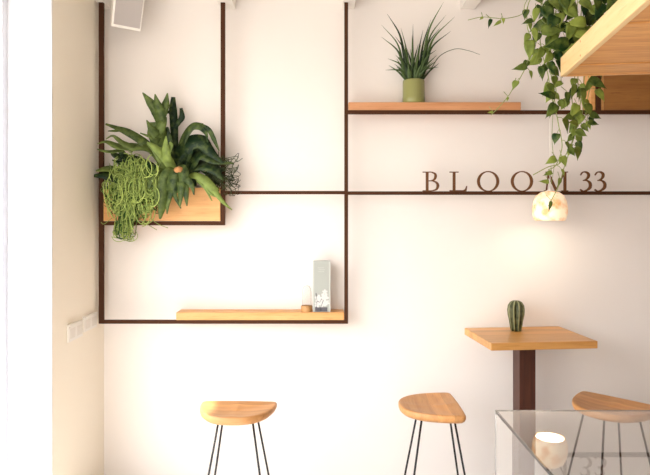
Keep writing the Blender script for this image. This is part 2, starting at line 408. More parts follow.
# pale young frond in the middle
frond([([(176,184,3.82),(172,168,3.74),(165,157,3.71),(158,150,3.69)],[4,9,11,8]),
       ([(163,156,3.70),(154,147,3.68),(147,142,3.67)],[9,6,1]),
       ([(168,162,3.71),(166,148,3.68),(166,136,3.67)],[9,7,1]),
       ([(167,154,3.70),(171,146,3.69),(170,142,3.68)],[7,5,2])],.72,(0,-1,.5))
frond([([(174,184,3.82),(164,166,3.74),(156,152,3.70),(147,143,3.67)],[5,8,7,2])],.55,(.2,-1,.5))
# right arching frond
frond([([(182,182,3.84),(181,152,3.80),(185,138,3.77),(193,127,3.75),(203,127,3.73)],[5,8,9,8,7]),
       ([(200,127,3.735),(206,133,3.72),(207.5,142,3.71)],[6,4,1]),
       ([(200,126,3.735),(209,130,3.72),(214,139,3.71),(219,151,3.70)],[6,5,5,1])],.16,(-.5,-1,.2))
# dark mass to the right
frond([([(180,184,3.84),(184,160,3.79),(190,145,3.76),(201,143,3.74),(210,152,3.72),(224,164,3.70)],[6,14,17,16,10,1])],.06,(0,-1,.4))
frond([([(182,186,3.84),(192,166,3.78),(202,156,3.74),(215,162,3.71),(234,163,3.70)],[6,14,15,7,1])],.10,(0,-.8,.6))
frond([([(180,186,3.84),(188,172,3.8),(200,166,3.76),(214,170,3.72),(223,180,3.7)],[8,15,16,12,2])],.08,(0,-.8,.6))
frond([([(176,186,3.84),(176,165,3.8),(184,150,3.78),(189,140,3.78)],[8,14,14,6])],.05)
frond([([(178,186,3.84),(183,165,3.8),(196,150,3.79),(208,148,3.79)],[8,16,14,6])],.02)
# hanging front fronds
frond([([(177,184,3.8),(172,172,3.73),(166,176,3.70),(163,192,3.69),(162,206,3.69),(160,219,3.69)],[5,8,11,13,9,2])],.30,(.3,-1,.1))
frond([([(178,184,3.8),(176,170,3.72),(174,178,3.69),(172,192,3.69)],[5,9,11,12]),
       ([(173,188,3.69),(176,198,3.68),(181,208.5,3.68)],[6,4,1]),
       ([(172,190,3.69),(168,204,3.68),(167,214,3.68)],[6,4,1])],.22,(0,-1,.2))
frond([([(179,184,3.8),(181,169,3.71),(184,174,3.68),(184,184,3.67)],[4,9,11,9]),
       ([(182,182,3.67),(181,194,3.66),(180,207,3.66)],[9,6,1]),
       ([(185,182,3.67),(186,194,3.66),(187,206,3.66)],[8,6,1]),
       ([(186,178,3.67),(192,186,3.66),(194,195,3.66)],[8,5,1])],.25,(0,-1,.2))
frond([([(184,184,3.8),(192,176,3.72),(204,180,3.69),(216,192,3.68)],[4,7,9,8]),
       ([(214,190,3.68),(222,201,3.67),(232,210,3.67)],[6,4,1]),
       ([(206,184,3.685),(212,194,3.68),(222,198,3.675)],[6,4,1]),
       ([(198,180,3.70),(205,188,3.69),(212,201,3.685)],[5,3,1])],.78,(0,-.9,.5))
frond([([(172,186,3.8),(160,172,3.72),(152,178,3.69),(148,190,3.68)],[6,9,9,2])],.4,(0,-1,.4))
m=MB(); m.lathe([(.001,0),(.022,.004),(.030,.018),(.022,.034),(.004,.042)],P(179,170,3.70)-O-Vector((0,0,.02)),14,fr=lambda a,r,z:r*(1+.2*math.sin(5*a+z*80))); m.build('bud',M['moss'],sf)
m=MB()
for i in range(34):
    a=P(random.uniform(116,212),186,random.uniform(3.81,3.87))-O
    m.strap([a,a+Vector((random.uniform(-.03,.03),-.02,.07)),a+Vector((random.uniform(-.09,.09),-.06,random.uniform(.08,.15)))],[.02,.035,.004],tint=random.uniform(0,.15))
m.build('undergrowth',M['stag'],sf)

# ------------------------------------------------------------------ rhipsalis strings
def strings(name,cx,cy,rx,ry,n,mat,label,y0,tips,tintr,rad=.0023):
    base=P(cx,cy,y0); r=empty(name,base); tag(r,label,'plant','string cacti in the pine planter box')
    m=MB()
    for i in range(n):
        a=random.uniform(0,2*PI); q=math.sqrt(random.random())
        sx=cx+rx*.55*q*math.cos(a); sy=cy-ry*.2-ry*.35*random.random()
        tx,ty=tips(i)
        yd=random.uniform(-.11,-.02)
        pts=[(cx+random.uniform(-8,8),cy+2,y0),(sx,sy-random.uniform(0,ry*.4),y0+yd*.6)]
        mx=(sx+tx)/2+random.uniform(-7,7); my=(sy+ty)/2+random.uniform(-8,6)
        pts+= [(mx,my,y0+yd),(tx+random.uniform(-4,4),ty-random.uniform(3,9),y0+yd*1.05)]
        k=random.choice((-1,1)); pts+=[(tx,ty,y0+yd),(tx+k*random.uniform(2,6),ty-random.uniform(-2,5),y0+yd+.01)]
        q=catmull([P(*p)-base for p in pts],5)
        m.tube(q,rad*random.uniform(.8,1.25),4,random.uniform(*tintr))
    m.build('hanging_strings',mat,r)
def tipL(i):
    a=random.uniform(0,2*PI); q=math.sqrt(random.random())
    x=133+28*q*math.cos(a); y=(193 if i%3 else 203)+(29 if i%3 else 20)*q*math.sin(a)
    if i%7==0: x=random.uniform(116,134); y=random.uniform(222,241)
    return x,y
strings('string_cactus',132,184,26,30,400,M['rhip'],'bright green tangled string cactus spilling over the left of the pine planter',3.80,tipL,(-.25,.75),.0029)
# loose loops in front
m=MB(); base=P(131,184,3.80); rr=[o for o in COL.objects if o.name.startswith('string_cactus')][0]
for i in range(90):
    cx=random.uniform(110,154); cy=random.uniform(164,214); R=random.uniform(5,11); a0=random.uniform(0,2*PI); sp=random.uniform(2.2,4.5)
    y=random.uniform(3.655,3.71)
    pts=[P(cx+R*math.cos(a0+sp*t/7)*.8,cy+R*math.sin(a0+sp*t/7)*1.2,y+.01*math.sin(t))-rr.location for t in range(8)]
    m.tube(catmull(pts,3),.0026,4,random.uniform(.35,1.1))
for i in range(16):
    cx=random.uniform(117,131); cy=random.uniform(226,236); R=random.uniform(3,8); a0=random.uniform(0,6); y=random.uniform(3.70,3.75)
    pts=[P(cx+R*math.cos(a0+.8*t),cy+R*math.sin(a0+.8*t)*.8,y)-rr.location for t in range(8)]
    m.tube(catmull(pts,3),.002,4,random.uniform(.6,1))
for i in range(60):
    x=random.uniform(106,160); y=random.uniform(3.66,3.74); y1=random.uniform(196,222) if x<150 else random.uniform(190,206); b=random.uniform(-7,7)
    m.tube(catmull([P(x+random.uniform(-4,4),168+random.uniform(-5,8),y+.03)-rr.location,P(x+b,184,y)-rr.location,P(x+b*.6,(184+y1)/2+4,y)-rr.location,P(x-b*.4,y1,y)-rr.location],4),.0026,4,random.uniform(.3,1.0))
for pts in ([(150,218),(158,224),(168,228)],[(140,220),(150,226),(157,230)],[(112,218),(104,224),(101,222)]):
    m.tube(catmull([P(a,b,3.72)-rr.location for a,b in pts],4),.002,4,.5)
m.build('loose_strings',M['rhip'],rr)
def tipR(i):
    return random.uniform(212,238),random.uniform(160,196)
strings('string_cactus',212,182,13,22,75,M['rhipd'],'small dark wiry string cactus reaching past the right upright of the left frame',3.83,tipR,(.0,.7),.0017)

# ------------------------------------------------------------------ green pot with spiky plant
py=3.845; pc=Vector(((413.7-CX)*py/F,py,zup))
pp=empty('potted_plant',pc); tag(pp,'narrow-leaved spiky plant in a ribbed green pot on the upper shelf','potted plant')
m=MB(); R=.0715; H=.149
m.lathe([(R*.96,0),(R*1.0,.006),(R*1.0,.035),(R*.97,.04),(R*.97,H-.008),(R*.94,H),(R*.84,H),(R*.84,H-.03),(.001,H-.03)],n=72,fr=lambda a,r,z:r*(1+(.02*abs(math.sin(12*a)) if .04<=z<H-.008 and r>R*.9 else 0)))
m.build('flower_pot',M['potg'],pp)
m=MB(); m.lathe([(.001,H-.024),(R*.83,H-.024)],n=20,cap0=False,cap1=False); m.build('soil',M['soil'],pp)
tips=[(443.5,2,3.75,3.4),(387,13.5,3.80,3.2),(381.5,25,3.77,2.4),(381.5,37,3.74,3),(413,24,3.80,2.5),(455,16.5,3.78,3),(431,19,3.84,2.6),(446,15,3.86,2.4),(451,31,3.76,3),
      (388,58.6,3.74,3),(385.5,70,3.73,3),(438.5,67,3.74,3),(395.5,36.6,3.78,3),(412,35,3.74,3.4),(404,45,3.73,3),(420,45,3.73,3.2),(428,40,3.75,3),(436,50,3.74,3),(399,52,3.72,3),(423,30,3.82,3),(440,28,3.84,2.4),(417,55,3.70,3),(407,60,3.70,3),(432,62,3.71,3),(401,28,3.85,2.4)]
m=MB()
for tx,ty,yy,w in tips:
    tp=P(tx,ty,yy)-pc; b=Vector((random.uniform(-.03,.03),random.uniform(-.03,.03),H-.03))
    b.x=max(-.035,min(.035,tp.x*.25))
    mid=Vector((b.x*.6+tp.x*.42,b.y*.6+tp.y*.4,b.z*.45+tp.z*.62+ (.03 if abs(tp.x)>.12 else 0)))
    q=catmull([b,b.lerp(mid,.5)+Vector((0,0,.012)),mid,tp],6)
    m.strap(q,interp([w*U*.8,w*U*.95,w*U*.8,w*U*.45,.0006],len(q)),(0,-1,.2),.35,random.uniform(0,.75))
q=catmull([Vector((.01,0,H-.03)),P(430,70,3.8)-pc,P(440,56,3.77)-pc,P(455,49,3.75)-pc,P(468,50.5,3.74)-pc,P(480,54.5,3.73)-pc],6)
m.strap(q,interp([2.6*U,3*U,2.4*U,1.8*U,1.2*U,.0006],len(q)),(0,-.3,1),.3,.3)
for i in range(60):
    a=random.uniform(-.95,.95); l=random.uniform(.09,.26)
    b=Vector((random.uniform(-.04,.04),random.uniform(-.04,.02),H-.03)); tp=b+Vector((l*math.sin(a)*.8,random.uniform(-.05,.05),l*math.cos(a)))
    m.strap(catmull([b,b.lerp(tp,.5)+Vector((0,0,.015)),tp],4),interp([.011,.014,.009,.0006],9),(0,-1,.2),.35,random.uniform(0,.7))
m.build('foliage',M['spike'],pp)

# ------------------------------------------------------------------ lower shelf objects
cy_=3.805; cb=empty('gift_carton',(((321.7-CX)*cy_/F),cy_+.02,zlow)); tag(cb,'tall grey-green carton with printed white flowers on the lower shelf','box')
w=17.2*cy_/F/2; h=(zlow*0+(EYE-(261-HY)*cy_/F)-zlow)
m=MB(); m.box((-w,-.02,0),(w,.03,h)); m.build('carton_body',M['carton'],cb,bevel=.002)
m=MB(); m.box((-w-.0006,-.0212,0.002),(-w+.007,.028,h-.002)); m.box((w-.007,-.0212,0.002),(w+.0006,.028,h-.002)); m.build('pale_edge',M['cartonedge'],cb)
m=MB()
def flower(cx,cz,r,rot,y=-.0222):
    for k in range(5):
        a=rot+2*PI*k/5; c=Vector((cx+math.cos(a)*r*.55,y-.0002*k,cz+math.sin(a)*r*.55)); n=12
        vs=[]
        for j in range(n):
            g=2*PI*j/n; u=r*.55*math.cos(g); v=r*.36*math.sin(g)
            vs.append((c.x+u*math.cos(a)-v*math.sin(a),c.y,c.z+u*math.sin(a)+v*math.cos(a)))
        m.add(vs,[tuple(range(n))])
for fx,fz,r,ro in ((-.02,.085,.024,.2),(.018,.095,.026,1.0),(.006,.055,.024,.6),(-.028,.048,.018,0),(.032,.06,.017,.9),(.020,.128,.016,.3)): flower(fx,fz,r,ro)
m.build('printed_flowers',M['petal'],cb)
m=MB()
m.tube([(-.034,-.0214,.01),(-.03,-.0214,.07),(-.036,-.0214,.12)],.0025,4); m.tube([(-.01,-.0214,.01),(-.002,-.0214,.04),(.01,-.0214,.075)],.003,4)
m.box((-.042,-.0214,.004),(.035,-.0203,.03)); m.tube([(-.03,-.0214,.07),(-.012,-.0214,.062),(.0,-.0214,.085)],.003,4); m.build('printed_stems',M['darkprint'],cb)
m=MB()
for k,(a,b) in enumerate(((-.026,.014),(-.02,.02),(-.022,.016))): m.box((a,-.0212,h-.045-.012*k),(b,-.0203,h-.042-.012*k))
m.build('printed_lines',M['cartonedge'],cb)
gd=empty('glass_dome',((306.6-CX)*cy_/F,cy_+.015,zlow)); tag(gd,'small clear glass dome on a round wooden base beside the grey carton','glass dome')
m=MB(); m.lathe([(.033,0),(.036,.004),(.036,.036),(.033,.040)],n=28); m.build('base',M['cork'],gd)
m=MB(); m.lathe([(.029,.0402),(.029,.12),(.026,.145),(.017,.162),(.001,.168),(.001,.166),(.016,.160),(.0245,.144),(.0275,.12),(.0275,.0402)],n=28,cap0=False,cap1=False); m.build('glass_cover',M['dome'],gd)

# ------------------------------------------------------------------ loudspeaker
sp=empty('loudspeaker',P(129,1.2,3.60)); tag(sp,'white wall loudspeaker with grey grille, tilted downward under the ceiling joist','speaker')
m=MB(); m.box((-.088,0,-.165),(.088,.15,.165)); b1=m.build('cabinet',M['white'],sp,bevel=.006)
m=MB(); m.box((-.074,-.004,-.148),(.080,.003,.150)); b2=m.build('grille',M['grille'],sp,bevel=.002)
sp.rotation_euler=(math.radians(27),math.radians(4),math.radians(24))
m=MB()
inv=(Matrix.Translation(sp.location)@sp.rotation_euler.to_matrix().to_4x4()).inverted()
pa=inv@Vector((sp.location.x-.02,WY-.001,sp.location.z+.02)); pb=Vector((-.02,.15,.02))
m.tube([pa,pa.lerp(pb,.5),pb],.012,8); m.build('bracket',M['white'],sp)

# ------------------------------------------------------------------ sockets on left wall
def socket(y0,y1,z0,z1,label):
    r=empty('wall_socket',(LX,(y0+y1)/2,(z0+z1)/2)); tag(r,label,'socket','power sockets on the left wall')
    hy=(y1-y0)/2; hz=(z1-z0)/2
    m=MB(); m.box((0.0005,-hy,-hz),(.011,hy,hz)); m.build('cover_plate',M['white'],r,bevel=.002)
    for s in (-.5,.5):
        m=MB(); m.box((.011,s*hy-hy*.36,-hz*.62),(.0135,s*hy+hy*.36,hz*.62)); m.build('outlet',M['socketdark'],r)
    m=MB(); m.box((.0,-hy,hz+.001),(.022,hy*.8,hz+.008)); m.build('hinged_cover',M['white'],r)
socket(3.355,3.55,1.035,1.125,'double white power socket on the left wall, nearer the window')
socket(3.575,3.775,1.05,1.135,'double white power socket on the left wall, nearer the corner')

# ------------------------------------------------------------------ stools
def D_outline(n=72,w=.42,d=.32):
    raw=[]; e=2.4; k=60; rc=.05
    for i in range(k+1):                       # curved front, from right corner round to left corner
        a=-PI*i/k; c=math.cos(a); q=math.sin(a)
        x=(abs(c)**(2/e))*(1 if c>0 else -1)*w/2; y=-(abs(q)**(2/e))*d
        raw.append((x,y+d*.45))
    for i in range(1,16): raw.append((-w/2+w*i/16,d*.45+.006*math.sin(PI*i/16)))
    # resample evenly and soften the two corners a little
    L_=[0]
    for i in range(1,len(raw)+1):
        a=raw[i-1]; b=raw[i%len(raw)]; L_.append(L_[-1]+math.hypot(a[0]-b[0],a[1]-b[1]))
    out=[]; T=L_[-1]
    for kx in range(n):
        t=T*kx/n; i=max(q for q in range(len(raw)) if L_[q]<=t); f=(t-L_[i])/max(1e-9,L_[i+1]-L_[i]); a=raw[i]; b=raw[(i+1)%len(raw)]
        out.append((a[0]*(1-f)+b[0]*f,a[1]*(1-f)+b[1]*f))
    for _ in range(2): out=[((out[i-1][0]+2*out[i][0]+out[(i+1)%n][0])/4,(out[i-1][1]+2*out[i][1]+out[(i+1)%n][1])/4) for i in range(n)]
    out.reverse()
    return out
def seat_mesh(m,w,d):
    out=D_outline(72,w,d); n=len(out)
    prof=[(.12,-.017),(.3,-.016),(.5,-.013),(.7,-.008),(.86,-.003),(.95,0),(.985,-.002),(1.0,-.007),(1.0,-.022),(.975,-.034),(.91,-.045),(.80,-.049),(.4,-.049)]
    vs=[(0,0,-.017)]; fs=[]
    for s,z in prof:
        for x,y in out:
            zz=z
            if z>-.018 and s<.9: zz=z+.006*math.exp(-((x*s)/.03)**2)*(1 if y>0 else .6)   # slight ridge between the two hollows
            vs.append((x*s,y*s,zz))
    for k in range(n): fs.append((0,1+k,1+(k+1)%n))
    for i in range(len(prof)-1):
        for k in range(n):
            k2=(k+1)%n; fs.append((1+i*n+k,1+(i+1)*n+k,1+(i+1)*n+k2,1+i*n+k2))
    fs.append(tuple(1+(len(prof)-1)*n+k for k in range(n)))
    m.add(vs,fs,smooth=True)
def stool(x,y,rz,label,w=.42,d=.32,z=.70,legrot=0,legc=(0,0),hx=.092,hy=.070):
    r=empty('bar_stool',(x,y,0),rz); tag(r,label,'stool','D-seat stools along the wall')
    m=MB(); seat_mesh(m,w,d); m.build('seat',M['oak'],r,(0,0,z))
    for sx in (-1,1):
        for sy in (-1,1):
            a=Vector((sx*hx+legc[0],sy*hy+legc[1],z-.048)); b=Vector((sx*(hx+.107)+legc[0],sy*(hy+.095)+legc[1],.006))
            R=Matrix.Rotation(legrot,3,'Z')
            m=MB(); m.tube([R@a,R@b],.0058,10); m.build('leg',M['black'],r)
    for sx in (-1,1):
        m=MB(); m.tube([R@Vector((sx*hx+legc[0],-hy-.002+legc[1],z-.0535)),R@Vector((sx*hx+legc[0],hy+.002+legc[1],z-.0535))],.004,6)
        m.build('mounting_rail',M['black'],r)
    return r
stool(-.484,3.262,math.radians(-2),'oak seat stool with black rod legs standing leftmost, below the long pine shelf',w=.425,d=.285,legc=(.017,-.035))
stool(.592,3.345,math.radians(-90),'oak seat stool with black rod legs between the leftmost stool and the table',w=.43,d=.33,legrot=math.radians(90),legc=(.025,.004),hx=.086)
stool(1.585,3.325,math.radians(-46),'oak seat stool with rod legs seen behind the glass case, right of the table',w=.45,d=.36,legrot=math.radians(57),hx=.105,hy=.085)

# ------------------------------------------------------------------ bar table
tz=1.025; ty0=3.43; ty1=3.905
tb=empty('bar_table',(1.232,3.655,0),math.radians(5.4)); tag(tb,'high wooden table on a dark square post, pushed against the back wall','table')
m=MB(); m.box((-.316,-.235,tz-.043),(.316,.230,tz)); m.build('tabletop',M['table'],tb,bevel=.003)
m=MB(); m.box((-.050,-.050,.012),(.050,.050,tz-.0432)); m.build('post',M['post'],tb,(-.02,0,0),math.radians(0),bevel=.002)
m=MB(); m.box((-.13,-.13,0),(.13,.13,.012)); m.build('base_plate',M['rust'],tb)
cc=Vector(((515.8-CX)*3.76/F,3.755,tz+.001))
def cz(a,r,z): return r*(1+.13*math.cos(9*a+.6))
m=MB(); s=.0465
m.lathe([(s*.62,0),(s*.70,.02),(s*.82,.06),(s*.98,.10),(s*1.03,.13),(s*.95,.158),(s*.72,.178),(s*.4,.188),(s*.05,.190)],n=132,fr=cz)
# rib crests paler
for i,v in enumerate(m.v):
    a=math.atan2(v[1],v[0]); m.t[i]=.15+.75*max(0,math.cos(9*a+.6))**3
co=m.build('ornamental_cactus',M['cactus'],None,cc); tag(co,'ribbed green cactus standing on the high wooden table','cactus')

# ------------------------------------------------------------------ pendant lamp
ly=3.64; lc=P(550,191,ly)
pl=empty('pendant_lamp',(lc.x,lc.y,lc.z)); tag(pl,'glowing white alabaster globe lamp hanging on a cable before the lettering','pendant lamp')
lm,N,L,b=newmat('alabaster_glow')
tc=N.new('ShaderNodeTexCoord'); no=N.new('ShaderNodeTexNoise'); no.inputs['Scale'].default_value=16; no.inputs['Detail'].default_value=4; L.new(tc.outputs['Object'],no.inputs['Vector'])
cr=N.new('ShaderNodeValToRGB'); cr.color_ramp.elements[0].position=.42; cr.color_ramp.elements[0].color=(.90,.74,.52,1); cr.color_ramp.elements[1].position=.62; cr.color_ramp.elements[1].color=(.70,.36,.13,1)
L.new(no.outputs['Fac'],cr.inputs['Fac']); L.new(cr.outputs['Color'],b.inputs['Emission Color']); L.new(cr.outputs['Color'],b.inputs['Base Color'])
b.inputs['Emission Strength'].default_value=.26; b.inputs['Roughness'].default_value=.3
M['alab']=lm
m=MB(); u=ly/F
u*=.93
prof=[(4*u,0),(9.5*u,-1.4*u),(14.2*u,-5*u),(17*u,-11*u),(18.2*u,-18*u),(18*u,-24*u),(16.8*u,-29.5*u),(15.3*u,-32*u),(14.4*u,-31.6*u),(15.6*u,-29*u),(16.8*u,-24*u),(17*u,-18*u),(15.8*u,-11.5*u),(13*u,-6*u),(8.5*u,-2.6*u),(3.9*u,-1.2*u)]
m.lathe(prof,n=40,cap0=False,cap1=False,fr=lambda a,r,z:r*(1+.025*math.sin(3*a+1)+.012*math.sin(7*a))); m.build('lamp_shade',M['alab'],pl)
bm_,N,L,b=newmat('bulb_glow'); b.inputs['Emission Color'].default_value=(1,.86,.62,1); b.inputs['Emission Strength'].default_value=8; M['bulb']=bm_
m=MB(); m.lathe([(13.9*u,-29.6*u),(14.6*u,-30.2*u),(13.9*u,-31*u),(.5*u,-31.8*u)],n=36); m.build('diffuser',M['bulb'],pl)
m=MB(); m.lathe([(.022,-.004),(.02,.004),(.009,.01),(.004,.03)],n=20); m.build('cap',M['white'],pl)
m=MB(); m.tube([(0,0,.03),(0,0,CZ-lc.z-.02)],.0022,6); m.build('cable',M['cable'],pl)
m=MB(); m.lathe([(.045,CZ-lc.z-.03),(.045,CZ-lc.z-.001)],n=24); m.build('ceiling_rose',M['white'],pl)
# ------------------------------------------------------------------ hanging shelf (upper right)
ang=math.radians(-7.6)
hs=empty('hanging_shelf',(1.0205,2.60,1.75+138*2.6/F),ang); tag(hs,'pale plank shelf hanging from the ceiling in the upper right foreground, seen from below','shelf')
HL=1.38; HD=1.05; T=.083
m=MB(); m.box((0,-HD,0),(.022,0,T)); m.build('side_board',M['fascia'],hs,bevel=.0015)
m=MB(); m.box((.022,-.022,.0),(HL,0,T)); m.build('back_rail',M['slab'],hs,bevel=.0015)
m=MB(); m.box((.022,-HD,0),(HL,-HD+.022,T)); m.build('front_rail',M['slab'],hs,bevel=.0015)
m=MB(); m.box((HL,-HD,0),(HL+.022,0,T)); m.build('side_board',M['fascia'],hs,bevel=.0015)
yy=-.0222
for k,wb in enumerate((.168,.268,.262,.30)):
    if k==3: wb=HD-.0225+yy
    m=MB(); m.box((.0225,yy-wb+.005,.003+(k%2)*.004),(HL-.0005,yy,.026)); m.build('plank',M['slab'],hs,bevel=.003); yy-=wb
for x,y in ((.35,-.1),(HL-.1,-.1),(.35,-HD+.1),(HL-.1,-HD+.1)):
    m=MB(); m.tube([(x,y,.026),(x,y,CZ-hs.location.z)],.005,8); m.build('hanger_rod',M['black'],hs)
for y,z in ((-.30,.014),(-.30,.068)):
    m=MB(); m.tube([(-.0015,y,z),(.002,y,z)],.004,8); m.build('screw',M['pine'],hs)

# ------------------------------------------------------------------ pothos
VY=2.66
root=Matrix.Translation(hs.location)@Matrix.Rotation(ang,4,'Z')
pot_c=root@Vector((.42,-.24,.0275))
po=empty('trailing_pothos',pot_c); tag(po,'trailing heart-leaved vine plant spilling off the hanging shelf down to the lamp','hanging plant')
m=MB(); m.lathe([(.07,0),(.095,.15),(.098,.155),(.09,.155),(.085,.13),(.001,.13)],n=32,cap1=False); m.build('flower_pot',M['rust'],po)
LV=MB(); ST=MB()
def hleaf(base,d,nrm,Ln,W,tint,droop=.25):
    d=d.normalized(); n=nrm-d*nrm.dot(d)
    if n.length<.05: n=Vector((0,-.5,1))-d*d.dot(Vector((0,-.5,1)))
    n.normalize(); sd=d.cross(n); k=9; vs=[]; fs=[]
    wid=[.0,.72,.98,1.0,.9,.74,.54,.32,.12,.0]; back=[-.02,-.09,-.05,0,0,0,0,0,0,0]
    cur=random.uniform(.5,1.2)
    for i in range(k+1):
        t=i/k; c=base+d*(Ln*t)-n*(Ln*droop*t*t)*cur
        w=W/2*wid[i]
        for s in (-1,-.5,0,.5,1):
            f=abs(s)
            vs.append(c+sd*(w*s)+n*(w*.35*f)+d*(Ln*back[i]*f)-n*(W*.05*f*f))
    a=5
    for i in range(k):
        for j in range(4): fs.append((i*a+j,i*a+j+1,(i+1)*a+j+1,(i+1)*a+j))
    LV.add(vs,fs,tint,True)
def vine(pts,step=13,lp=(9,17),tint=(.1,.9),rad=.0022,leaves=True,start=0,droopy=True):
    q=catmull([P(*p) for p in pts],7); q=[v-pot_c for v in q]; ST.tube(q,rad,5)
    if not leaves: return
    acc=0; side=random.choice((-1,1)); s=step*VY/F
    for i in range(1,len(q)):
        acc+=(q[i]-q[i-1]).length
        if acc>s and i>start:
            acc=random.uniform(-.3,.2)*s; side*=-1
            t=(q[i]-q[i-1]).normalized()
            d=Vector((side*random.uniform(.3,1),random.uniform(-.6,.2),random.uniform(-1.1,-.1)))
            pb=q[i]+d.normalized()*random.uniform(.008,.03)+Vector((0,-.01,0)); ST.tube([q[i],q[i].lerp(pb,.6)+Vector((0,0,.004)),pb],rad*.6,4)
            l=random.uniform(*lp)*VY/F
            d2=Vector((d.x*.8,d.y*.5,d.z-.45))
            hleaf(pb,d2,Vector((random.uniform(-.7,.7),-1,random.uniform(-.1,.8))),l,l*random.uniform(.5,.78),random.uniform(*tint))
R0=(575,2,2.62)
off=lambda: random.uniform(-.05,.05)
T0=(640,-8,2.42); T1=(606,-14,2.56)
vine([T0,T1,(548,-16,2.68),(530,0,2.68),(527,24,2.68),(532,44,2.67),(528,62,2.67),(519,80,2.68),(514,86,2.685)],10,(8,14),(.2,.8),start=18)
vine([(516,78,2.685),(512,90,2.688),(506,99,2.69),(498,108,2.69),(491,115,2.69)],leaves=False,rad=.0018)
vine([T0,T1,(560,-18,2.68),(544,-2,2.68),(540,20,2.68),(541,48,2.68),(548,75,2.68),(551,95,2.68),(556,112,2.68),(560,132,2.68)],10,(9,16),(.05,.8),start=14)
vine([T0,T1,(566,-14,2.66),(556,10,2.66),(551,36,2.66),(549,66,2.66),(556,90,2.67),(553,104,2.67)],10,(9,16),(.05,.8),start=14)
vine([T0,T1,(570,-10,2.66),(562,14,2.65),(556,44,2.65),(552,62,2.65)],8,(11,18),(.0,.8),start=14)
vine([T0,T1,(540,-14,2.67),(526,2,2.66),(522,14,2.66),(505,18.5,2.64),(495,18,2.63),(482,17,2.62),(468,20,2.61)],60,(8,10),(.5,.8),rad=.0016,start=60)
vine([T0,T1,(580,-6,2.68),(577,30,2.72),(575,74,2.74),(572,100,2.75),(577,122,2.75),(571,146,2.75)],11,(8,14),(.1,.8),start=18)
vine([(571,146,2.75),(560,163,2.75),(548,167,2.75),(533,175,2.75)],leaves=False)
vine([T0,T1,(590,-2,2.68),(588,36,2.72),(584,80,2.74),(580,105,2.75),(576,130,2.75),(570,150,2.75)],11,(8,14),(.1,.9),start=18)
vine([(570,150,2.75),(564,168,2.75),(559,185,2.74),(548.5,206,2.73)],leaves=False)
vine([T0,T1,(584,0,2.68),(580,40,2.72),(578,84,2.74),(583,110,2.75),(574,135,2.75),(570,150,2.75)],8,(9,15),(.1,.8),start=18)
vine([T0,T1,(596,0,2.68),(594,40,2.72),(592,78,2.74),(588,96,2.75),(585,118,2.75)],9,(9,15),(.05,.7),start=18)
vine([(553,110,2.75),(552,140,2.75),(554,165,2.75),(551,184,2.75)],leaves=False,rad=.0013)
vine([(560,130,2.69),(562,148,2.7),(556,165,2.7),(548,170,2.7)],10,(7,11),(.2,.8))
# hero leaves  (px, py, Y, dirx, dirz, length px, width ratio, tint)
hero=[(545,6,2.62,.35,-1,20,.62,.10),(556,16,2.60,-.6,-.9,17,.8,.15),(533,20,2.63,-1,-.35,13,.45,.30),(541,31,2.60,1,.05,24,.55,.30),
 (569,44,2.58,-1,-.15,27,.55,.12),(530,40,2.63,-.1,-1,22,.5,.45),(543,48,2.63,-.5,-1,16,.55,.55),(527,66,2.62,-1,-.25,16,.45,.30),(549,62,2.62,.4,-1,14,.6,.15),
 (541,66,2.63,.05,-1,15,.5,.2),(555,97,2.63,-1,.25,18,.5,.12),(556,104,2.62,-.7,-.9,18,.6,.25),(589,79,2.70,1,-.55,20,.5,.22),(567,92,2.70,0,-1,15,.4,.2),
 (586,22,2.59,-1,-.1,22,.55,.85),(575,34,2.585,.9,-.2,24,.5,.92),(590,12,2.59,.8,.3,18,.6,.6),(566,8,2.6,.5,-.5,18,.7,.5),(604,4,2.56,-.6,-.9,20,.6,.05),
 (598,24,2.57,-.4,-.9,20,.6,.08),(580,46,2.57,-.9,-.3,18,.5,.7),(572,24,2.585,-.3,-1,20,.6,.45),(611,2,2.53,.4,-.7,16,.6,.05),(616,-4,2.5,-.5,-.7,20,.6,.3),
 (575,84,2.71,-.3,-1,17,.35,.35),(582,88,2.70,.1,-1,18,.4,.4),(577,104,2.70,-.5,-1,16,.6,.7),(586,104,2.70,.4,-1,14,.7,.4),(574,116,2.70,-1,-.2,12,.7,.3),(590,114,2.71,1,-.4,12,.6,.2),
 (588,122,2.7,.9,-.2,11,.6,.2),(578,124,2.7,-.6,.1,12,.7,.6),(576,131,2.7,.8,-.4,12,.7,.35),(569,148,2.7,.6,-.9,10,.7,.3),(556,158,2.7,-.8,-.4,13,.6,.6),(562,156,2.69,.3,-1,12,.6,.6),
 (552,172,2.7,-.9,-.3,10,.5,.5),(549,182,2.7,-1,.1,11,.4,.6),(551,201,2.72,-.25,-1,11,.35,.25),(560,178,2.72,-.2,-1,9,.5,.4),
 (491,19,2.62,-.35,-1,10,.4,.05),(501,21,2.62,-.9,-.6,10,.35,.65),(483,17,2.62,-.6,-.5,5,.5,.6),(503,18,2.62,.1,-1,6,.6,.85),(508,97,2.68,-.3,-.9,5,.5,.6),(493,112,2.68,-.8,-.1,6,.4,.7),
 (537,8,2.64,-.3,-1,16,.45,.6),(534,28,2.64,.1,-1,16,.4,.7),(548,84,2.64,.6,-.9,13,.6,.3),(562,82,2.64,-.9,-.5,12,.5,.5),
 (551,-2,2.6,.4,-.6,16,.8,.4),(562,-4,2.6,.2,-.8,18,.7,.15),(580,0,2.58,.6,-.5,18,.7,.55),(570,-8,2.6,-.2,-1,20,.7,.7),(596,-4,2.56,.1,-1,18,.6,.2),(604,14,2.57,-.9,-.4,16,.6,.03)]
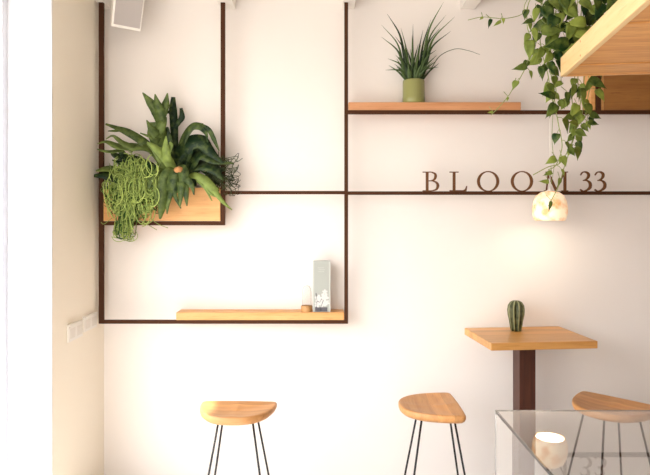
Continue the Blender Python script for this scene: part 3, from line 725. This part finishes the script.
for px,py,y,dx,dz,l,wr,ti in hero:
    l=l*y/F; b=P(px,py,y)-pot_c
    hleaf(b,Vector((dx,-.25,dz)),Vector((random.uniform(-.35,.35),-1,random.uniform(0,.5))),l,l*wr,ti,.2)
    ST.tube([b+Vector((random.uniform(-.015,.015),.03,.03)),b+Vector((0,.01,.008)),b],.0014,4)
for i in range(30):   # crown of the plant above and behind the side board
    px=random.uniform(545,612); y=random.uniform(2.62,2.74); py=random.uniform(-16,min(40,78-(px-545)*1.1))
    l=random.uniform(11,20)*y/F; b=P(px,py,y)-pot_c
    hleaf(b,Vector((random.uniform(-1,1),random.uniform(-.5,.3),random.uniform(-1,.2))),Vector((random.uniform(-.6,.6),-1,random.uniform(0,.8))),l,l*random.uniform(.5,.75),random.choice((.02,.08,.15,.5,.8)))
    ST.tube([b+Vector((random.uniform(-.03,.03),.04,.06)),b+Vector((0,.015,.015)),b],.0014,4)
for i in range(26):   # leaves rising out of the pot
    a=random.uniform(0,2*PI); b=Vector((.06*math.cos(a),.06*math.sin(a),.13)); t=Vector((math.cos(a),math.sin(a),1.1)).normalized()*random.uniform(.06,.16)
    ST.tube([b,b+t*.6+Vector((0,0,.02)),b+t],.002,4); hleaf(b+t,Vector((math.cos(a),math.sin(a),-.3)),Vector((0,0,1)),.09,.06,random.uniform(0,.8))
st=ST.build('vine_stems',M['stem'],po); lf=LV.build('foliage',M['poth'],po)
sm=lf.modifiers.new('thickness','SOLIDIFY'); sm.thickness=.0009

# ------------------------------------------------------------------ glass display case
gc=empty('display_case',(0.601,1.0,0)); tag(gc,'clear glass display case with thin glass edges in the lower right foreground','display case')
GT=1.061; GW=1.5; GD=1.12; g=.008; GB=.62
m=MB(); m.box((0,0,GT-g),(GW,GD,GT)); m.build('top_pane',M['glass'],gc)
m=MB(); m.box((0,.0005,GB),(g,GD-.0005,GT-g-.0006)); m.build('side_pane',M['glass'],gc)
m=MB(); m.box((GW-g,.0005,GB),(GW,GD-.0005,GT-g-.0006)); m.build('side_pane',M['glass'],gc)
m=MB(); m.box((g+.0006,GD-g,GB),(GW-g-.0006,GD,GT-g-.0006)); m.build('back_pane',M['glass'],gc)
m=MB(); m.box((g+.0006,0,GB),(GW-g-.0006,g,GT-g-.0006)); m.build('front_pane',M['glass'],gc)
m=MB(); m.box((-.001,-.001,0),(GW+.001,GD+.001,GB-.001)); m.build('base_cabinet',M['casebase'],gc)

# ------------------------------------------------------------------ light
wd=bpy.data.worlds.new('world'); C.world=wd; wd.use_nodes=True; N=wd.node_tree.nodes; L=wd.node_tree.links
bg=N['Background']; tc=N.new('ShaderNodeTexCoord'); sp_=N.new('ShaderNodeSeparateXYZ'); L.new(tc.outputs['Generated'],sp_.inputs[0])
cr=N.new('ShaderNodeValToRGB'); mr=N.new('ShaderNodeMapRange'); mr.inputs['From Min'].default_value=-1; L.new(sp_.outputs['Z'],mr.inputs['Value']); L.new(mr.outputs[0],cr.inputs['Fac'])
e=cr.color_ramp.elements; e[0].position=.47; e[0].color=(.50,.46,.42,1); e[1].position=.56; e[1].color=(1,.985,.96,1); x=e.new(1.0); x.color=(.72,.82,1,1)
L.new(cr.outputs['Color'],bg.inputs['Color']); bg.inputs['Strength'].default_value=3.15
sd=bpy.data.lights.new('sun','SUN'); sd.energy=5; sd.color=(1,.95,.87); sd.angle=math.radians(1.2)
so=bpy.data.objects.new('sun',sd); COL.objects.link(so); so.location=(-4,0,6)
so.rotation_euler=Vector((1,.35,-1.9)).to_track_quat('-Z','Y').to_euler()
def fill_light(x,y,e,size=.06,spot=110):  # lamps out of view, added to brighten the back wall
    r=empty('added_fill_lamp',(x,y,CZ)); 
    m=MB(); m.lathe([(.045,-.12),(.045,-.01),(.03,-.001)],n=20,cap0=False); m.build('housing',M['white'],r)
    m=MB(); m.lathe([(.04,-.112),(.04,-.108)],n=20); m.build('lens',M['bulb'],r)
    l=bpy.data.lights.new('fill_spot','SPOT'); l.energy=e; l.color=(1,.88,.74); l.spot_size=math.radians(spot); l.spot_blend=.7; l.shadow_soft_size=size
    o=bpy.data.objects.new('fill_spot',l); COL.objects.link(o); o.location=(x,y,CZ-.13)
    return r,o
for (x,y,tx,en,lab) in ((-.75,1.3,-.7,4,'added unseen fill light over the left of the room'),(.55,1.3,.6,2.5,'added unseen fill light in the middle of the room')):
    r,o=fill_light(x,y,en); tag(r,lab,'ceiling light','added fill lights')
    o.rotation_euler=Vector((tx-x,WY-y,1.5-CZ)).to_track_quat('-Z','Y').to_euler()

# ------------------------------------------------------------------ camera
cd=bpy.data.cameras.new('camera'); cam=bpy.data.objects.new('camera',cd); COL.objects.link(cam)
cam.location=(0,0,EYE); cam.rotation_euler=(PI/2,0,0); cd.sensor_width=36; cd.lens=F/650*36
cd.shift_y=-(237.5-HY)/650; cd.clip_start=.05
C.camera=cam
C.view_settings.view_transform='Standard'; C.view_settings.look='None'; C.view_settings.gamma=1; C.view_settings.exposure=1.25
C.cycles.max_bounces=10; C.cycles.diffuse_bounces=5; C.cycles.transmission_bounces=10; C.cycles.transparent_max_bounces=12
C.cycles.use_denoising=True; C.cycles.caustics_refractive=True; C.cycles.caustics_reflective=False
